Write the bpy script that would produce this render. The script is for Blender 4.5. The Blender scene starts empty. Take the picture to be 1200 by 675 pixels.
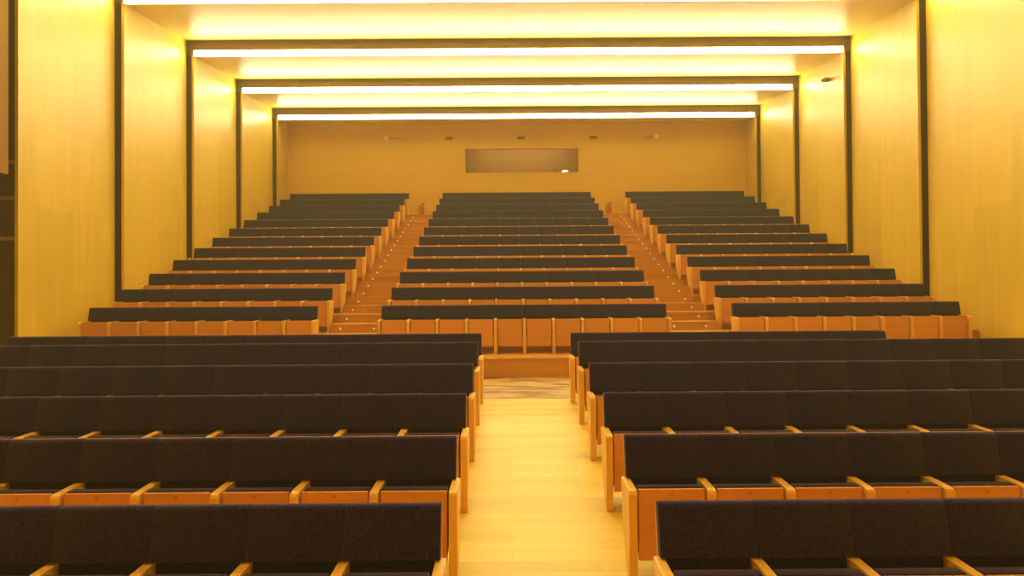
import bpy, bmesh, math, random
from mathutils import Vector, Matrix
random.seed(7)
C = bpy.context.scene.collection
sc = bpy.context.scene

# ------------------------------------------------------------------ camera, world, exposure
EYE = 1.46
cam_d = bpy.data.cameras.new('camera'); cam = bpy.data.objects.new('camera', cam_d); C.objects.link(cam)
cam_d.sensor_width = 36.0; cam_d.lens = 36.0 * 730 / 1200; cam_d.clip_start = 0.05; cam_d.clip_end = 200
PITCH, YAW, ROLL = math.atan(7.5/730), math.atan(2/730), math.radians(0.42)
cam.matrix_world = (Matrix.Translation((0, 0, EYE)) @ Matrix.Rotation(-YAW, 4, 'Z')
                    @ Matrix.Rotation(math.pi/2 + PITCH, 4, 'X') @ Matrix.Rotation(-ROLL, 4, 'Z'))
sc.camera = cam
sc.view_settings.view_transform = 'Standard'; sc.view_settings.look = 'None'
sc.view_settings.gamma = 1.0; sc.view_settings.use_curve_mapping = False
sc.view_settings.exposure = 0.0
w = bpy.data.worlds.new('world'); sc.world = w; w.use_nodes = True
w.node_tree.nodes['Background'].inputs[0].default_value = (0, 0, 0, 1)
w.node_tree.nodes['Background'].inputs[1].default_value = 0.0
LAMP_COL = (1.0, 0.87, 0.42); LAMP_STRENGTH = 48.0
vs = w.node_tree.nodes.new('ShaderNodeVolumeScatter'); vs.inputs['Color'].default_value = (1, .76, .34, 1)   # thin haze volume added to brighten the far rows, partly standing for lens glare
vs.inputs['Density'].default_value = .010; vs.inputs['Anisotropy'].default_value = .2
w.node_tree.links.new(vs.outputs[0], w.node_tree.nodes['World Output'].inputs['Volume'])

# ------------------------------------------------------------------ materials
def new_mat(name):
    m = bpy.data.materials.new(name); m.use_nodes = True
    nt = m.node_tree; b = nt.nodes['Principled BSDF']
    return m, nt, b
def wood(name, base, dark, rough=0.45, grain='z', boards=None, bump=0.02, coat=0.0, streak=None, var=0.0, contrast=1.0):
    """grain runs along one object axis; boards=(axis_u, axis_v, len_u, width_v, offset) adds planks"""
    m, nt, b = new_mat(name); N = nt.nodes; L = nt.links
    tc = N.new('ShaderNodeTexCoord'); mp = N.new('ShaderNodeMapping'); L.new(tc.outputs['Object'], mp.inputs[0])
    s = {'x': (0.35, 5, 5), 'y': (5, 0.35, 5), 'z': (5, 5, 0.35)}[grain]
    mp.inputs['Scale'].default_value = s
    n1 = N.new('ShaderNodeTexNoise'); n1.inputs['Scale'].default_value = 1.6; n1.inputs['Detail'].default_value = 7; n1.inputs['Roughness'].default_value = .62
    L.new(mp.outputs[0], n1.inputs['Vector'])
    cr = N.new('ShaderNodeValToRGB'); L.new(n1.outputs['Fac'], cr.inputs[0])
    mid = 0.5; hw = 0.28 / contrast
    cr.color_ramp.elements[0].position = mid - hw; cr.color_ramp.elements[0].color = (*dark, 1)
    cr.color_ramp.elements[1].position = mid + hw; cr.color_ramp.elements[1].color = (*base, 1)
    col = cr.outputs[0]
    if streak:
        mp2 = N.new('ShaderNodeMapping'); L.new(tc.outputs['Object'], mp2.inputs[0])
        mp2.inputs['Scale'].default_value = streak['scale']
        n2 = N.new('ShaderNodeTexNoise'); n2.inputs['Scale'].default_value = 1.0; n2.inputs['Detail'].default_value = 6; n2.inputs['Distortion'].default_value = .6
        L.new(mp2.outputs[0], n2.inputs['Vector'])
        r2 = N.new('ShaderNodeValToRGB'); L.new(n2.outputs['Fac'], r2.inputs[0])
        r2.color_ramp.elements[0].position = streak['lo']; r2.color_ramp.elements[0].color = (0, 0, 0, 1)
        r2.color_ramp.elements[1].position = streak['hi']; r2.color_ramp.elements[1].color = (1, 1, 1, 1)
        mx = N.new('ShaderNodeMixRGB'); L.new(r2.outputs[0], mx.inputs[0]); L.new(col, mx.inputs[1]); mx.inputs[2].default_value = (*streak['color'], 1)
        col = mx.outputs[0]
    if boards:
        u, v, lu, wv, vary = boards
        sp = N.new('ShaderNodeSeparateXYZ'); L.new(tc.outputs['Object'], sp.inputs[0])
        cb = N.new('ShaderNodeCombineXYZ')
        L.new(sp.outputs['xyz'.index(u)], cb.inputs[0]); L.new(sp.outputs['xyz'.index(v)], cb.inputs[1])
        br = N.new('ShaderNodeTexBrick'); L.new(cb.outputs[0], br.inputs['Vector'])
        br.inputs['Scale'].default_value = 1; br.inputs['Brick Width'].default_value = lu; br.inputs['Row Height'].default_value = wv
        br.inputs['Mortar Size'].default_value = 0.0025; br.inputs['Mortar Smooth'].default_value = .2; br.inputs['Bias'].default_value = 0
        br.inputs['Color1'].default_value = (1-vary, 1-vary, 1-vary, 1); br.inputs['Color2'].default_value = (1+vary*.5, 1+vary*.5, 1+vary*.5, 1)
        br.inputs['Mortar'].default_value = (.86, .82, .78, 1)
        mx = N.new('ShaderNodeMixRGB'); mx.blend_type = 'MULTIPLY'; mx.inputs[0].default_value = 1
        L.new(col, mx.inputs[1]); L.new(br.outputs['Color'], mx.inputs[2]); col = mx.outputs[0]
    if var:
        oi = N.new('ShaderNodeObjectInfo'); mr = N.new('ShaderNodeMapRange'); L.new(oi.outputs['Random'], mr.inputs[0])
        mr.inputs[3].default_value = 1 - var; mr.inputs[4].default_value = 1 + var
        mx = N.new('ShaderNodeMixRGB'); mx.blend_type = 'MULTIPLY'; mx.inputs[0].default_value = 1
        L.new(col, mx.inputs[1]); L.new(mr.outputs[0], mx.inputs[2]); col = mx.outputs[0]
    L.new(col, b.inputs['Base Color']); b.inputs['Roughness'].default_value = rough
    b.inputs['Coat Weight'].default_value = coat; b.inputs['Coat Roughness'].default_value = .25
    bp = N.new('ShaderNodeBump'); bp.inputs['Strength'].default_value = bump; L.new(n1.outputs['Fac'], bp.inputs['Height']); L.new(bp.outputs[0], b.inputs['Normal'])
    return m
def plain(name, c, rough=.5, metal=0, emit=None, es=0):
    m, nt, b = new_mat(name); b.inputs['Base Color'].default_value = (*c, 1); b.inputs['Roughness'].default_value = rough; b.inputs['Metallic'].default_value = metal
    N = nt.nodes; n = N.new('ShaderNodeTexNoise'); n.inputs['Scale'].default_value = 40
    mr = N.new('ShaderNodeMapRange'); nt.links.new(n.outputs['Fac'], mr.inputs[0]); mr.inputs[3].default_value = max(0, rough-.06); mr.inputs[4].default_value = min(1, rough+.06)
    nt.links.new(mr.outputs[0], b.inputs['Roughness'])
    if emit: b.inputs['Emission Color'].default_value = (*emit, 1); b.inputs['Emission Strength'].default_value = es
    return m
def fabric(name, c1, c2, sheen=.25):
    m, nt, b = new_mat(name); N = nt.nodes; L = nt.links
    tc = N.new('ShaderNodeTexCoord'); n = N.new('ShaderNodeTexNoise'); n.inputs['Scale'].default_value = 70; n.inputs['Detail'].default_value = 4; n.inputs['Roughness'].default_value = .7
    oi = N.new('ShaderNodeObjectInfo'); ad = N.new('ShaderNodeVectorMath'); ad.operation = 'ADD'
    L.new(tc.outputs['Object'], ad.inputs[0]); L.new(oi.outputs['Location'], ad.inputs[1]); L.new(ad.outputs[0], n.inputs['Vector'])
    cr = N.new('ShaderNodeValToRGB'); L.new(n.outputs['Fac'], cr.inputs[0])
    cr.color_ramp.elements[0].position = .40; cr.color_ramp.elements[0].color = (*c1, 1)
    cr.color_ramp.elements[1].position = .60; cr.color_ramp.elements[1].color = (*c2, 1)
    L.new(cr.outputs[0], b.inputs['Base Color']); b.inputs['Roughness'].default_value = .95
    b.inputs['Sheen Weight'].default_value = sheen; b.inputs['Sheen Roughness'].default_value = .5; b.inputs['Sheen Tint'].default_value = (1, .8, .5, 1)
    b.inputs['Specular IOR Level'].default_value = .15
    bp = N.new('ShaderNodeBump'); bp.inputs['Strength'].default_value = .25; bp.inputs['Distance'].default_value = .004
    L.new(n.outputs['Fac'], bp.inputs['Height']); L.new(bp.outputs[0], b.inputs['Normal'])
    return m
M = {}
M['wall'] = wood('pale_wall_veneer', (.80, .555, .072), (.71, .47, .05), .42, 'z', ('z', 'y', 3.1, 1.02, .08), contrast=1.1)
M['hang'] = wood('dimmed_veneer', (.34, .17, .02), (.28, .13, .016), .85, 'z')  # veneer darkened to stand for the weak light on the hanging panel
M['ceil'] = wood('pale_ceiling_veneer', (.82, .62, .21), (.76, .55, .15), .42, 'x', ('x', 'y', 3.1, 1.02, .04))
M['back'] = wood('back_wall_veneer', (.84, .54, .085), (.78, .49, .068), .5, 'x', ('x', 'z', 2.8, .6, .03))
M['fascia'] = wood('brown_fascia', (.42, .26, .10), (.34, .2, .07), .6, 'x')
M['recess'] = plain('shaded_recess_colour', (.13, .06, .012), .8)  # shade inside the side recesses is put into this dark colour
M['floor'] = wood('pale_oak_floor', (.90, .69, .16), (.79, .56, .10), .42, 'x', ('x', 'y', 1.3, .14, .17))
M['streak'] = wood('dark_streaked_floor', (.72, .5, .2), (.62, .4, .15), .4, 'x', ('x', 'y', 2.4, .55, .14),
                   streak=dict(scale=(1.3, 5, 5), lo=.47, hi=.58, color=(.26, .11, .035)))
M['tier'] = wood('orange_oak_tier', (.72, .36, .075), (.60, .27, .05), .42, 'x', ('x', 'y', 2.2, .14, .06))
M['seatwood'] = wood('orange_beech_panel', (.74, .345, .11), (.64, .265, .07), .38, 'x', var=.06)
M['armwood'] = wood('beech_armrest', (.90, .54, .13), (.79, .44, .085), .38, 'z', var=.05)
M['fab'] = fabric('charcoal_wool', (.003, .002, .034), (.030, .016, .15), .2)
M['cap'] = plain('dark_cap', (.56, .23, .055), .5)
M['alu'] = plain('brushed_metal', (.6, .55, .45), .35, .8)
M['glow'] = plain('lamp_diffuser', (.9, .9, .9), .5, 0, LAMP_COL, LAMP_STRENGTH)
M['dot'] = plain('step_light_lens', (.9, .8, .6), .4, 0, (1, .72, .34), .5)
M['red'] = plain('red_enamel', (.62, .06, .02), .4)
M['black'] = plain('black_rubber', (.03, .025, .02), .6)
M['brownm'] = plain('brown_metal', (.30, .16, .05), .5)
M['cream'] = plain('cream_plastic', (.85, .75, .5), .5)
M['white'] = plain('glint_white', (.92, .92, .9), .35, 0, (1, .93, .75), 1.6)  # emission added so the wedge on the booth sill shows as a glint
M['booth'] = plain('booth_brown_paint', (.70, .45, .24), .8)
M['niche'] = wood('niche_boards', (.20, .12, .055), (.13, .075, .035), .7, 'z', ('z', 'x', 3, .14, .15))
M['rail'] = wood('niche_rail', (.5, .28, .1), (.42, .22, .08), .5, 'x')
m, nt, b = new_mat('booth_glass'); b.inputs['Base Color'].default_value = (.95, .85, .7, 1); b.inputs['Roughness'].default_value = .3
b.inputs['Transmission Weight'].default_value = 1; b.inputs['IOR'].default_value = 1.3; M['glass'] = m

# ------------------------------------------------------------------ helpers
def box(bm, x0, x1, y0, y1, z0, z1, mi=0):
    v = [bm.verts.new(p) for p in ((x0,y0,z0),(x1,y0,z0),(x1,y1,z0),(x0,y1,z0),(x0,y0,z1),(x1,y0,z1),(x1,y1,z1),(x0,y1,z1))]
    fs = []
    for f in ((0,3,2,1),(4,5,6,7),(0,1,5,4),(1,2,6,5),(2,3,7,6),(3,0,4,7)):
        q = bm.faces.new([v[i] for i in f]); q.material_index = mi; fs.append(q)
    return fs
def prism(bm, pts, a0, a1, axis='x', mi=0):
    """extrude polygon along an axis: axis x -> pts are (y,z); y -> (x,z); z -> (x,y)"""
    def P(p, a): return {'x': (a, p[0], p[1]), 'y': (p[0], a, p[1]), 'z': (p[0], p[1], a)}[axis]
    A = [bm.verts.new(P(p, a0)) for p in pts]; B = [bm.verts.new(P(p, a1)) for p in pts]
    n = len(pts); fs = [bm.faces.new(A), bm.faces.new(list(reversed(B)))]
    for i in range(n): fs.append(bm.faces.new((A[i], B[i], B[(i+1) % n], A[(i+1) % n])))
    for f in fs: f.material_index = mi
    bmesh.ops.recalc_face_normals(bm, faces=fs)
    return fs
def tube(bm, pts, r, seg=10, cap=True):
    rings = []
    for i, p in enumerate(pts):
        p = Vector(p); a = Vector(pts[max(0, i-1)]); c = Vector(pts[min(len(pts)-1, i+1)]); t = (c-a).normalized()
        u = t.orthogonal().normalized() if i == 0 else (pu - t*pu.dot(t)).normalized()
        pu = u; v = t.cross(u); rr = r[i] if isinstance(r, (list, tuple)) else r
        rings.append([bm.verts.new(p + (u*math.cos(k*2*math.pi/seg) + v*math.sin(k*2*math.pi/seg))*rr) for k in range(seg)])
    for a, c in zip(rings, rings[1:]):
        for k in range(seg): bm.faces.new((a[k], a[(k+1) % seg], c[(k+1) % seg], c[k]))
    if cap: bm.faces.new(list(reversed(rings[0]))); bm.faces.new(rings[-1])
def bev(bm, off, seg=2, edges=None, minlen=0):
    es = [e for e in (edges or bm.edges) if e.is_manifold and e.calc_face_angle(0) > .5 and e.calc_length() > minlen]
    bmesh.ops.bevel(bm, geom=es, offset=off, segments=seg, affect='EDGES', profile=.5, clamp_overlap=True)
def mesh(name, bm, mats, smooth=False):
    bmesh.ops.recalc_face_normals(bm, faces=bm.faces[:])
    me = bpy.data.meshes.new(name); bm.to_mesh(me); bm.free()
    for m in (mats if isinstance(mats, (list, tuple)) else [mats]): me.materials.append(m)
    if smooth:
        for p in me.polygons: p.use_smooth = True
        try: me.set_sharp_from_angle(angle=math.radians(40))
        except Exception: pass
    return me
def link(name, me, parent=None, loc=(0, 0, 0)):
    o = bpy.data.objects.new(name, me); C.objects.link(o); o.location = loc
    if parent: o.parent = parent
    return o
def obj(name, bm, mats, parent=None, loc=(0, 0, 0), smooth=False): return link(name, mesh(name, bm, mats, smooth), parent, loc)
def tag(o, label=None, cat=None, group=None, kind=None):
    for k, v in (('label', label), ('category', cat), ('group', group), ('kind', kind)):
        if v: o[k] = v
    return o
def thing(name, label, cat, loc=(0, 0, 0), group=None):
    o = bpy.data.objects.new(name, None); C.objects.link(o); o.location = loc; o.empty_display_size = .2
    return tag(o, label, cat, group)
def struct(name, bm, mats, smooth=False):
    o = obj(name, bm, mats, smooth=smooth); o['kind'] = 'structure'; return o
ORD = ['', 'first', 'second', 'third', 'fourth', 'fifth', 'sixth', 'seventh', 'eighth', 'ninth', 'tenth', 'eleventh', 'twelfth',
       'thirteenth', 'fourteenth', 'fifteenth', 'sixteenth', 'seventeenth', 'eighteenth', 'nineteenth', 'twentieth', 'twenty-first',
       'twenty-second', 'twenty-third', 'twenty-fourth', 'twenty-fifth']
W = 0.55

# ------------------------------------------------------------------ room shell
XL, XR = -8.50, 9.06                 # inner faces at the near edge of every frame
STEP, TH = .175, .06                  # how far each bay has splayed out at its far edge; board thickness
ZN, ZF = 7.94, 8.36                  # ceiling height at a frame's near and far edge
PITCHF = 3.04
FR = {k: 16.78 + (k-2)*PITCHF for k in range(-4, 5)}; FR[0] = 10.78   # A=0, B=1, C=2, D=3, E=4
YB = 24.0; YF = -4.0
def side_bay(side, y0, y1, zlo=-1.0, frac=1.0):
    s = -1 if side == 'left' else 1; x0 = XL if s < 0 else XR
    bm = bmesh.new(); xf = x0 + s*STEP*frac
    zf = ZN + (ZF-ZN)*frac                      # the top edge follows the sloping ceiling board
    base = [(x0, y0, ZN+TH), (x0 + s*TH, y0, ZN+TH), (xf + s*TH, y1, zf+TH), (xf, y1, zf+TH)]
    A = [bm.verts.new((a, b, zlo)) for a, b, c in base]; B = [bm.verts.new(p) for p in base]
    bm.faces.new(A); bm.faces.new(B)
    for i in range(4): bm.faces.new((A[i], A[(i+1) % 4], B[(i+1) % 4], B[i]))
    return struct('wall_' + side, bm, M['wall'])
def ceil_bay(y0, y1, frac=1.0):
    bm = bmesh.new(); zf = ZN + (ZF-ZN)*frac
    g = STEP*frac + .02
    A = [bm.verts.new(p) for p in ((XL-.02, y0, ZN), (XR+.02, y0, ZN), (XR+g, y1, zf), (XL-g, y1, zf))]
    B = [bm.verts.new(p) for p in ((XL-.02, y0, ZN+TH), (XR+.02, y0, ZN+TH), (XR+g, y1, zf+TH), (XL-g, y1, zf+TH))]
    bm.faces.new(A); bm.faces.new(B)
    for i in range(4): bm.faces.new((A[i], A[(i+1) % 4], B[(i+1) % 4], B[i]))
    return struct('ceiling', bm, M['ceil'])
GAP = .05
for k in range(-4, 5):
    y0 = FR[k]; y1 = (FR[k+1] - GAP) if k < 4 else YB; fr = 1.0 if k < 4 else (YB-FR[4])/PITCHF
    side_bay('right', y0, y1, frac=fr)
    if k != -1: side_bay('left', y0, y1, frac=fr)
    ceil_bay(y0, y1, fr)
# stage end, behind the camera
side_bay('left', YF, FR[-4]-GAP); side_bay('right', YF, FR[-4]-GAP); ceil_bay(YF, FR[-4]-GAP)
# recessed faces of every frame
tn = 1
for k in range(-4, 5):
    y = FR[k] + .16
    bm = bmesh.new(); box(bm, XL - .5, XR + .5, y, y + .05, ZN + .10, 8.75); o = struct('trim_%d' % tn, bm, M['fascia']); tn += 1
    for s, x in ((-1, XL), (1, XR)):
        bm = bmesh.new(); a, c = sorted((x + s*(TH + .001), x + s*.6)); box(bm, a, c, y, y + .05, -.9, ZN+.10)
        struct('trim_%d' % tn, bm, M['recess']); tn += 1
# left opening beside the cross aisle: hanging panel above, niche below
bm = bmesh.new(); prism(bm, [(-8.26, FR[-1]), (-8.32, FR[-1]), (-8.41, 10.38), (-8.35, 10.38)], 3.52, 8.7, 'z'); struct('wall_left', bm, M['hang'])
bm = bmesh.new(); box(bm, -10.4, -8.74, 11.15, 11.25, -.9, 8.6); struct('wall_niche', bm, M['niche'])
bm = bmesh.new(); box(bm, -10.45, -10.4, 7.4, 11.25, -.9, 8.6); struct('wall_niche', bm, M['niche'])
for zr, xa in ((3.84, -9.2), (3.20, -10.4), (2.50, -10.4)):
    bm = bmesh.new(); box(bm, xa, -8.62, 10.86, 10.9, zr-.03, zr+.03); bev(bm, .005); struct('trim_%d' % tn, bm, M['rail']); tn += 1
bm = bmesh.new(); box(bm, -9.02, -8.84, 10.95, 11.14, -.0, 2.35); bev(bm, .01); struct('trim_%d' % tn, bm, M['rail']); tn += 1
bm = bmesh.new(); box(bm, -10.4, -8.3, FR[-1]-.05, FR[-1], -.9, 8.6); struct('wall_niche', bm, M['niche'])
# back wall with the projection-booth opening
WX0, WX1, WZ0, WZ1 = -1.74, 2.70, 6.13, 7.12
bm = bmesh.new()
box(bm, XL-.5, WX0, YB, YB+.2, 3.8, 8.8); box(bm, WX1, XR+.5, YB, YB+.2, 3.8, 8.8)
box(bm, WX0, WX1, YB, YB+.2, 3.8, WZ0); box(bm, WX0, WX1, YB, YB+.2, WZ1, 8.8)
struct('wall_back', bm, M['back'])
bm = bmesh.new()
box(bm, WX0-.3, WX1+.3, YB+1.6, YB+1.65, WZ0-.6, WZ1+.5); box(bm, WX0-.35, WX0-.3, YB+.2, YB+1.6, WZ0-.6, WZ1+.5)
box(bm, WX1+.3, WX1+.35, YB+.2, YB+1.6, WZ0-.6, WZ1+.5); box(bm, WX0-.3, WX1+.3, YB+.2, YB+1.6, WZ0-.65, WZ0-.6); box(bm, WX0-.3, WX1+.3, YB+.2, YB+1.6, WZ1+.5, WZ1+.55)
struct('wall_booth', bm, M['booth'])
wn = bmesh.new(); t = .035
box(wn, WX0, WX1, YB-.015, YB+.16, WZ1-t, WZ1); box(wn, WX0, WX1, YB-.015, YB+.16, WZ0, WZ0+t)
box(wn, WX0, WX0+t, YB-.015, YB+.16, WZ0+t, WZ1-t); box(wn, WX1-t, WX1, YB-.015, YB+.16, WZ0+t, WZ1-t)
win = struct('window_1', wn, M['back'])
bm = bmesh.new(); box(bm, WX0+t, WX1-t, YB+.15, YB+.158, WZ0+t, WZ1-t); obj('pane', bm, M['glass'], win)
bm = bmesh.new(); box(bm, XL-.5, XR+.5, YF-.1, YF, -1, 8.8); struct('wall_front', bm, M['wall'])

# ------------------------------------------------------------------ floors
R5Y, SL = 7.68, .1515
R5Z = -.043
def ramp_z(y): return R5Z + (y - R5Y)*SL if y < R5Y else min(0, R5Z*(1 - (y - R5Y)/1.04))
bm = bmesh.new()
prism(bm, [(YF, -.822), (2.6, -.822), (R5Y, R5Z), (8.72, 0), (8.72, -1.1), (YF, -1.1)], -10.5, XR+.3, 'x')
struct('floor', bm, M['floor'])
bm = bmesh.new(); box(bm, -10.5, XR+.3, 8.72, 11.02, -1.1, .002); struct('floor', bm, M['streak'])
R1Y, DY, T0, DT = 12.05, 1.0, .342, .362
def row_y(i): return R1Y + DY*(i-1)
def tier_z(i): return T0 + DT*(i-1)
def tier_y(i): return 10.98 if i == 1 else row_y(i) - .90
for i in range(1, 13):
    y0 = tier_y(i); y1 = tier_y(i+1) if i < 12 else YB; z = tier_z(i)
    bm = bmesh.new(); box(bm, XL-.2, XR+.2, y0+.03, y1+.03, -.9 if i == 1 else tier_z(i-1)-.3, z-.03)
    fs = box(bm, XL-.2, XR+.2, y0, y1, z-.03, z)       # tread board with a small nosing
    struct('floor', bm, M['tier'])
AIS = {'left': (-6.60*W*1.02 - .0, -4.40*W*1.02), 'right': (5.40*W*1.02, 7.62*W*1.02)}
for nm, (xa, xb) in AIS.items():
    for i in range(2, 13):
        bm = bmesh.new(); z = tier_z(i)
        box(bm, xa+.06, xb-.06, tier_y(i)-.47, tier_y(i), tier_z(i-1), z-DT/2-.03); box(bm, xa+.06, xb-.06, tier_y(i)-.5, tier_y(i)+.0, z-DT/2-.03, z-DT/2)
        struct('aisle_step', bm, M['tier'])

# ------------------------------------------------------------------ light strips under every frame's near edge
FRN = {-2: 'second frame nearest the stage, out over the front rows', -1: 'frame above the rear front-section rows', 0: 'frame above the cross aisle',
       1: 'frame at the top edge of the picture', 2: 'second frame from the top, with brown fascia', 3: 'third frame from the top', 4: 'last and smallest frame, by the back wall'}
for k, where in FRN.items():
    y = FR[k]
    t = thing('light_strip', 'bright warm linear light strip along the ' + where, 'ceiling light', (0, y, ZN), 'linear light strips across the ceiling')
    if k in (-2, -1, 0): t['label'] = {-2: 'bright warm linear light strip spanning the ceiling over the front rows', -1: 'bright warm linear light strip over the rows before the cross aisle', 0: 'bright warm linear light strip over the cross aisle'}[k]
    bm = bmesh.new(); box(bm, XL+.03, XR-.03, -.075, -.001, .140, .156); box(bm, XL+.03, XR-.03, -.012, -.001, .0, .140); box(bm, XL+.03, XR-.03, -.036, -.001, -.012, .0)
    for x in (XL+.02, XR-.03): box(bm, x, x+.012, -.075, -.001, -.012, .156)
    obj('housing', bm, M['alu'], t)
    bm = bmesh.new(); box(bm, XL+.06, XR-.06, -.070, -.014, .0, .139); obj('diffuser', bm, M['glow'], t)

# ------------------------------------------------------------------ theatre seat
UP = .045     # seat and arm tops sit a little higher in the upper blocks
def arm_bm(drop=0.0, up=0.0):
    bm = bmesh.new()
    pts = [(.003 + up*.15, .618+up), (-.262, .606+up), (-.283, .598+up), (-.295, .578+up), (-.295, -drop), (-.19, -drop*.6), (-.024, .42), (.001, .585)]
    prism(bm, pts, -.03, .03, 'x'); bev(bm, .005, 2); return bm
def back_cushion_bm(up=0.0):
    bm = bmesh.new()
    _pad(bm, up)
    prism(bm, [(-.022+up*.2, .621+up), (.008+up*.15, .621+up), (-.035, .33), (-.062, .33)], -W/2+.035, W/2-.035, 'x')
    return bm
def _pad(bm, up=0.0):
    prof = [(-.058+up*.2, .632+up), (-.054+up*.2, .645+up), (-.006, .885), (-.001, .902), (.010, .914), (.026, .920), (.052, .918), (.060, .912), (.062, .90), (.010+up*.18, .62+up), (-.046+up*.2, .622+up), (-.054+up*.2, .626+up)]
    secs = []
    for x, k in ((-W/2+.0002, .80), (-W/2+.0025, .94), (-W/2+.007, 1), (W/2-.007, 1), (W/2-.0025, .94), (W/2-.0002, .80)):
        ring = []
        for (y, z) in prof:
            d = (1-k)
            ring.append(bm.verts.new((x, y + d*.042 if y < .03 else y, z - d*.02 if z > .9 else z)))
        secs.append(ring)
    n = len(prof)
    bm.faces.new(secs[0]); bm.faces.new(list(reversed(secs[-1])))
    for a, b in zip(secs, secs[1:]):
        for i in range(n): bm.faces.new((a[i], b[i], b[(i+1) % n], a[(i+1) % n]))
def back_shell_bm():
    bm = bmesh.new(); prism(bm, [(.0645, .90), (.080, .90), (-.025, .14), (-.045, .14), (-.03, .33), (.012, .60)], -W/2+.0003, W/2-.0003, 'x'); return bm
def seat_cushion_bm(up=0.0):
    bm = bmesh.new(); prism(bm, [(-.150, .606+up), (-.232, .608+up), (-.232, .14), (-.165, .15), (-.14, .36)], -W/2+.045, W/2-.045, 'x'); bev(bm, .007, 3); return bm
def seat_panel_bm(up=0.0):
    bm = bmesh.new(); prism(bm, [(-.2405, .604+up), (-.262, .603+up), (-.262, .110+up*.5), (-.2405, .110+up*.5)], -W/2+.044, W/2-.044, 'x'); bev(bm, .003, 2); return bm
def cap_bm():
    bm = bmesh.new(); tube(bm, [(0, -.2645, .572), (0, -.2615, .572)], .014, 12); return bm
P = {'backrest': mesh('backrest', back_shell_bm(), M['seatwood']), 'backrest_cushion': mesh('backrest_cushion', back_cushion_bm(), M['fab'], True),
     'seat': mesh('seat', seat_panel_bm(), M['seatwood']), 'seat_cushion': mesh('seat_cushion', seat_cushion_bm(), M['fab'], True),
     'seat_up': mesh('seat', seat_panel_bm(UP), M['seatwood']), 'seat_cushion_up': mesh('seat_cushion', seat_cushion_bm(UP), M['fab'], True),
     'backrest_cushion_up': mesh('backrest_cushion', back_cushion_bm(UP), M['fab'], True),
     'armrest': mesh('armrest', arm_bm(0, UP), M['armwood']), 'armrest_ramp': mesh('armrest', arm_bm(.045), M['armwood']),
     'screw_cap': mesh('screw_cap', cap_bm(), M['cap'])}
def make_seat(ramp):
    t = thing('theatre_seat', 'charcoal tip-up seat', 'seat')
    u = '' if ramp else '_up'
    b = link('backrest', P['backrest'], t); link('backrest_cushion', P['backrest_cushion' + u], b)
    s = link('seat', P['seat' + u], t); link('seat_cushion', P['seat_cushion' + u], s)
    if ramp: link('screw_cap', P['screw_cap'], s)
    link('armrest', P['armrest_ramp' if ramp else 'armrest'], t, (W/2, 0, 0))
    return t
def copy_tree(o, parent=None):
    c = o.copy(); C.objects.link(c); c.parent = parent
    for ch in list(o.children): copy_tree(ch, c)
    return c
protos = {}
def place_seat(ramp, x, y, z, label, group, first=False):
    if ramp not in protos: protos[ramp] = make_seat(ramp); o = protos[ramp]; o['_'] = 1; del o['_']; src = None
    else: o = copy_tree(protos[ramp])
    o.location = (x, y, z); o['label'] = label; o['group'] = group
    return o
extra = []   # outermost seats get a second armrest after all copies are made
n_seats = 0
# lower section, counted from the centre aisle
LR = [3.585, 4.61, 5.63, 6.66, 7.68, 8.70]; LN = {'left': [6, 7, 9, 10, 12, 12], 'right': [5, 6, 8, 10, 12, 8]}
XA = {'left': -.74*W, 'right': 1.525*W}
for side in ('left', 'right'):
    s = -1 if side == 'left' else 1
    for r, y in enumerate(LR):
        z = ramp_z(y); n = LN[side][r]
        for j in range(n):
            x = XA[side] + s*W*(j+.5)
            o = place_seat(True, x, y, z, 'charcoal tip-up seat, %s from the centre aisle, %s row from the front, %s side' % (ORD[j+1], ORD[r+1], side),
                           'tip-up seats in the front section, %s of the centre aisle' % side)
            n_seats += 1
            if (s < 0 and j == n-1) or (s > 0 and j == 0): extra.append((o, True))
# upper section
BL = {'left': (-6.78*W - 8*W, 8, 'left wall'), 'centre': (-4.52*W, 10, 'left aisle'), 'right': (7.81*W, 8, 'right aisle')}
far = []
for r in range(1, 13):
    for nm, (x0, n, ref) in BL.items():
        for j in range(n):
            x = x0 + W*(j+.5); y = row_y(r); z = tier_z(r)
            if r > 8 or (r == 8 and nm != 'centre'): far.append((x, y, z, j == 0)); continue
            o = place_seat(False, x, y, z, 'charcoal tip-up seat, %s from the %s, %s row of the upper %s block' % (ORD[j+1], ref, ORD[r], nm),
                           'tip-up seats in the upper %s block' % nm)
            n_seats += 1
            if j == 0: extra.append((o, False))
for o, ramp in extra: link('armrest', P['armrest_ramp' if ramp else 'armrest'], o, (-W/2, 0, 0))
print('individual seats', n_seats, 'far', len(far))
# the remaining small seats of the farthest rows, one object
V, F, MI = [], [], []
mats = [M['seatwood'], M['fab'], M['armwood']]
tm = [(P['backrest'], 0), (P['backrest_cushion_up'], 1), (P['seat_up'], 0), (P['seat_cushion_up'], 1), (P['armrest'], 2)]
def put(me, mi, x, y, z):
    b0 = len(V); V.extend([(v.co.x+x, v.co.y+y, v.co.z+z) for v in me.vertices])
    for p in me.polygons: F.append([b0+i for i in p.vertices]); MI.append(mi)
for x, y, z, first in far:
    for me, mi in tm: put(me, mi, x + (W/2 if mi == 2 else 0), y, z)
    if first: put(P['armrest'], 2, x - W/2, y, z)
me = bpy.data.meshes.new('theatre_seats'); me.from_pydata(V, [], F)
for m in mats: me.materials.append(m)
me.polygons.foreach_set('material_index', MI); me.update()
o = link('theatre_seats', me); tag(o, 'charcoal tip-up seats filling the farthest rows below the back wall', 'seats', None, 'stuff')

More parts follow.
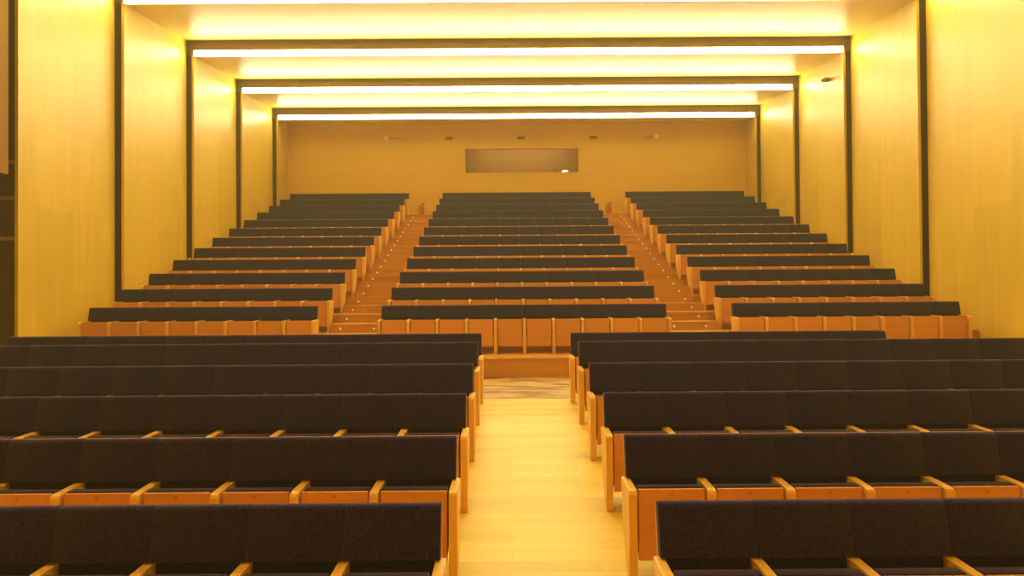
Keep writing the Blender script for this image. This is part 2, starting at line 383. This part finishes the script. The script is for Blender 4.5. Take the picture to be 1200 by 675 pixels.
# ------------------------------------------------------------------ step lights
lens = bmesh.new(); tube(lens, [(0, -.012, 0), (0, 0, 0)], [.015, .018], 12); lens = mesh('lens', lens, M['dot'], True)
ring = bmesh.new(); tube(ring, [(0, -.006, 0), (0, 0, 0)], [.026, .028], 14); ring = mesh('rim', ring, M['alu'], True)
def step_light(x, y, z, label, group):
    t = thing('step_light', label, 'step light', (x, y, z), group); link('lens', lens, t, (0, -.006, 0)); link('rim', ring, t)
for nm, cx, ex in (('left', -3.46, -2.78), ('right', 3.98, 3.33)):
    g = 'round step lights on the %s aisle stairs' % nm; n = 0
    for i in range(2, 13):
        for half in (0, 1):
            n += 1
            y = tier_y(i) - (.47 if half == 0 else -.03); z = tier_z(i) - (DT/2 if half == 0 else 0) - .1
            step_light(cx, y, z, 'small glowing round light in the %s step up of the %s aisle stairs' % (ORD[n], nm), g)
            if n == 3: step_light(ex, y, z, 'extra small round light beside the centre block, third step, %s aisle stairs' % nm, g)

# ------------------------------------------------------------------ fire extinguishers
def extinguisher(x, y, z, label, loop):
    t = thing('fire_extinguisher', label, 'fire extinguisher', (x, y, z), 'fire extinguishers on the back wall')
    bm = bmesh.new(); tube(bm, [(0, 0, 0), (0, 0, .01), (0, 0, .33), (0, 0, .37), (0, 0, .39)], [.06, .075, .075, .05, .025], 20); obj('cylinder', bm, M['red'], t, smooth=True)
    bm = bmesh.new(); tube(bm, [(0, 0, .385), (0, 0, .43)], .02, 10); box(bm, -.02, .09, -.012, .012, .43, .445); box(bm, -.02, .08, -.012, .012, .46, .47); obj('valve', bm, M['black'], t)
    bm = bmesh.new(); pts = [(loop*(.02 + .12*math.sin(a)), -.02-.02*math.sin(a), .22 + .19*math.cos(a)) for a in [i*math.pi/12 for i in range(0, 11)]]
    tube(bm, pts, .02, 8); obj('hose', bm, M['red'], t, smooth=True)
    bm = bmesh.new(); box(bm, -.04, .04, .068, .10, .1, .3); obj('bracket', bm, M['brownm'], t)
extinguisher(-3.36, YB-.101, 4.50, 'red fire extinguisher on the back wall at the top of the left aisle', -1)
extinguisher(3.84, YB-.101, 4.50, 'red fire extinguisher on the back wall at the top of the right aisle', -1)

# ------------------------------------------------------------------ fixtures high on the back wall
for x, wh in ((-2.33, 'left of the booth window'), (.46, 'above the middle of the booth window'), (3.25, 'right of the booth window')):
    t = thing('air_vent', 'small brown air vent high on the back wall, ' + wh, 'vent', (x, YB-.001, 7.50), 'small vents high on the back wall')
    bm = bmesh.new(); box(bm, -.14, .14, -.03, 0, -.055, .055); bev(bm, .006); obj('frame', bm, M['brownm'], t)
    bm = bmesh.new()
    for q in range(3): box(bm, -.12, .12, -.042, -.03, -.04+q*.03, -.025+q*.03)
    obj('louvre', bm, M['black'], t)
for x, s, wh in ((-4.25, -1, 'left'), (5.2, 1, 'right')):
    t = thing('spotlight', 'small pale spotlight on bracket high on the back wall, far %s end' % wh, 'spotlight', (x, YB-.001, 7.46), 'small spotlights high on the back wall')
    bm = bmesh.new(); box(bm, -.09, .09, -.05, 0, -.08, .08); bev(bm, .01); obj('base', bm, M['back'], t)
    bm = bmesh.new(); tube(bm, [(0, -.04, 0), (s*.2, -.14, .03), (s*.42, -.14, .03)], .014, 8); obj('arm', bm, M['brownm'], t, smooth=True)
    bm = bmesh.new(); tube(bm, [(s*.40, -.08, .05), (s*.42, -.18, .03), (s*.44, -.27, .0)], [.06, .075, .085], 16); obj('head', bm, M['cream'], t, smooth=True)
# sensor camera on the right wall
t = thing('security_camera', 'small brown camera on a bracket high on the right wall', 'camera', (9.12, 17.62, 7.50))
bm = bmesh.new(); tube(bm, [(0, 0, 0), (-.025, 0, 0)], .05, 16); obj('mounting_plate', bm, M['brownm'], t, smooth=True)
bm = bmesh.new(); tube(bm, [(-.02, 0, 0), (-.07, 0, -.01), (-.08, 0, -.07)], .014, 8); obj('arm', bm, M['brownm'], t, smooth=True)
bm = bmesh.new(); box(bm, -.20, -.04, -.07, .07, -.05, .03); bev(bm, .018, 3); obj('body', bm, M['brownm'], t, smooth=True)
bm = bmesh.new(); tube(bm, [(-.195, 0, -.012), (-.235, 0, -.018)], .025, 14); obj('lens', bm, M['black'], t, smooth=True)
# unidentified glint on the booth window sill, built as an added glowing wedge
t = thing('sill_glint', 'small box with glowing white wedge standing for a glint, booth window sill', 'glint', (2.12, YB+.06, WZ0+.036))
bm = bmesh.new(); box(bm, -.42, .12, -.03, .06, 0, .045); bev(bm, .006); obj('base', bm, M['brownm'], t)
bm = bmesh.new(); prism(bm, [(-.10, .0), (.06, .0), (.16, .06), (.0, .09), (-.08, .05)], -.06, -.031, 'y'); obj('glint_wedge', bm, M['white'], t)
# unseen light strip added inside the booth to brighten its window
t = thing('booth_fill', 'added dim light strip brightening the projection booth from inside', 'ceiling light', (.5, YB+.9, WZ1+.468))
bm = bmesh.new(); box(bm, -1.8, 1.8, -.06, .06, -.03, .03); bev(bm, .006); obj('base', bm, M['alu'], t)
M['booth_glow'] = plain('booth_fill_diffuser', (.9, .85, .8), .5, 0, (1, .76, .34), 9.5)
bm = bmesh.new(); box(bm, -1.76, 1.76, -.05, .05, -.07, -.03); bev(bm, .01); obj('diffuser', bm, M['booth_glow'], t)
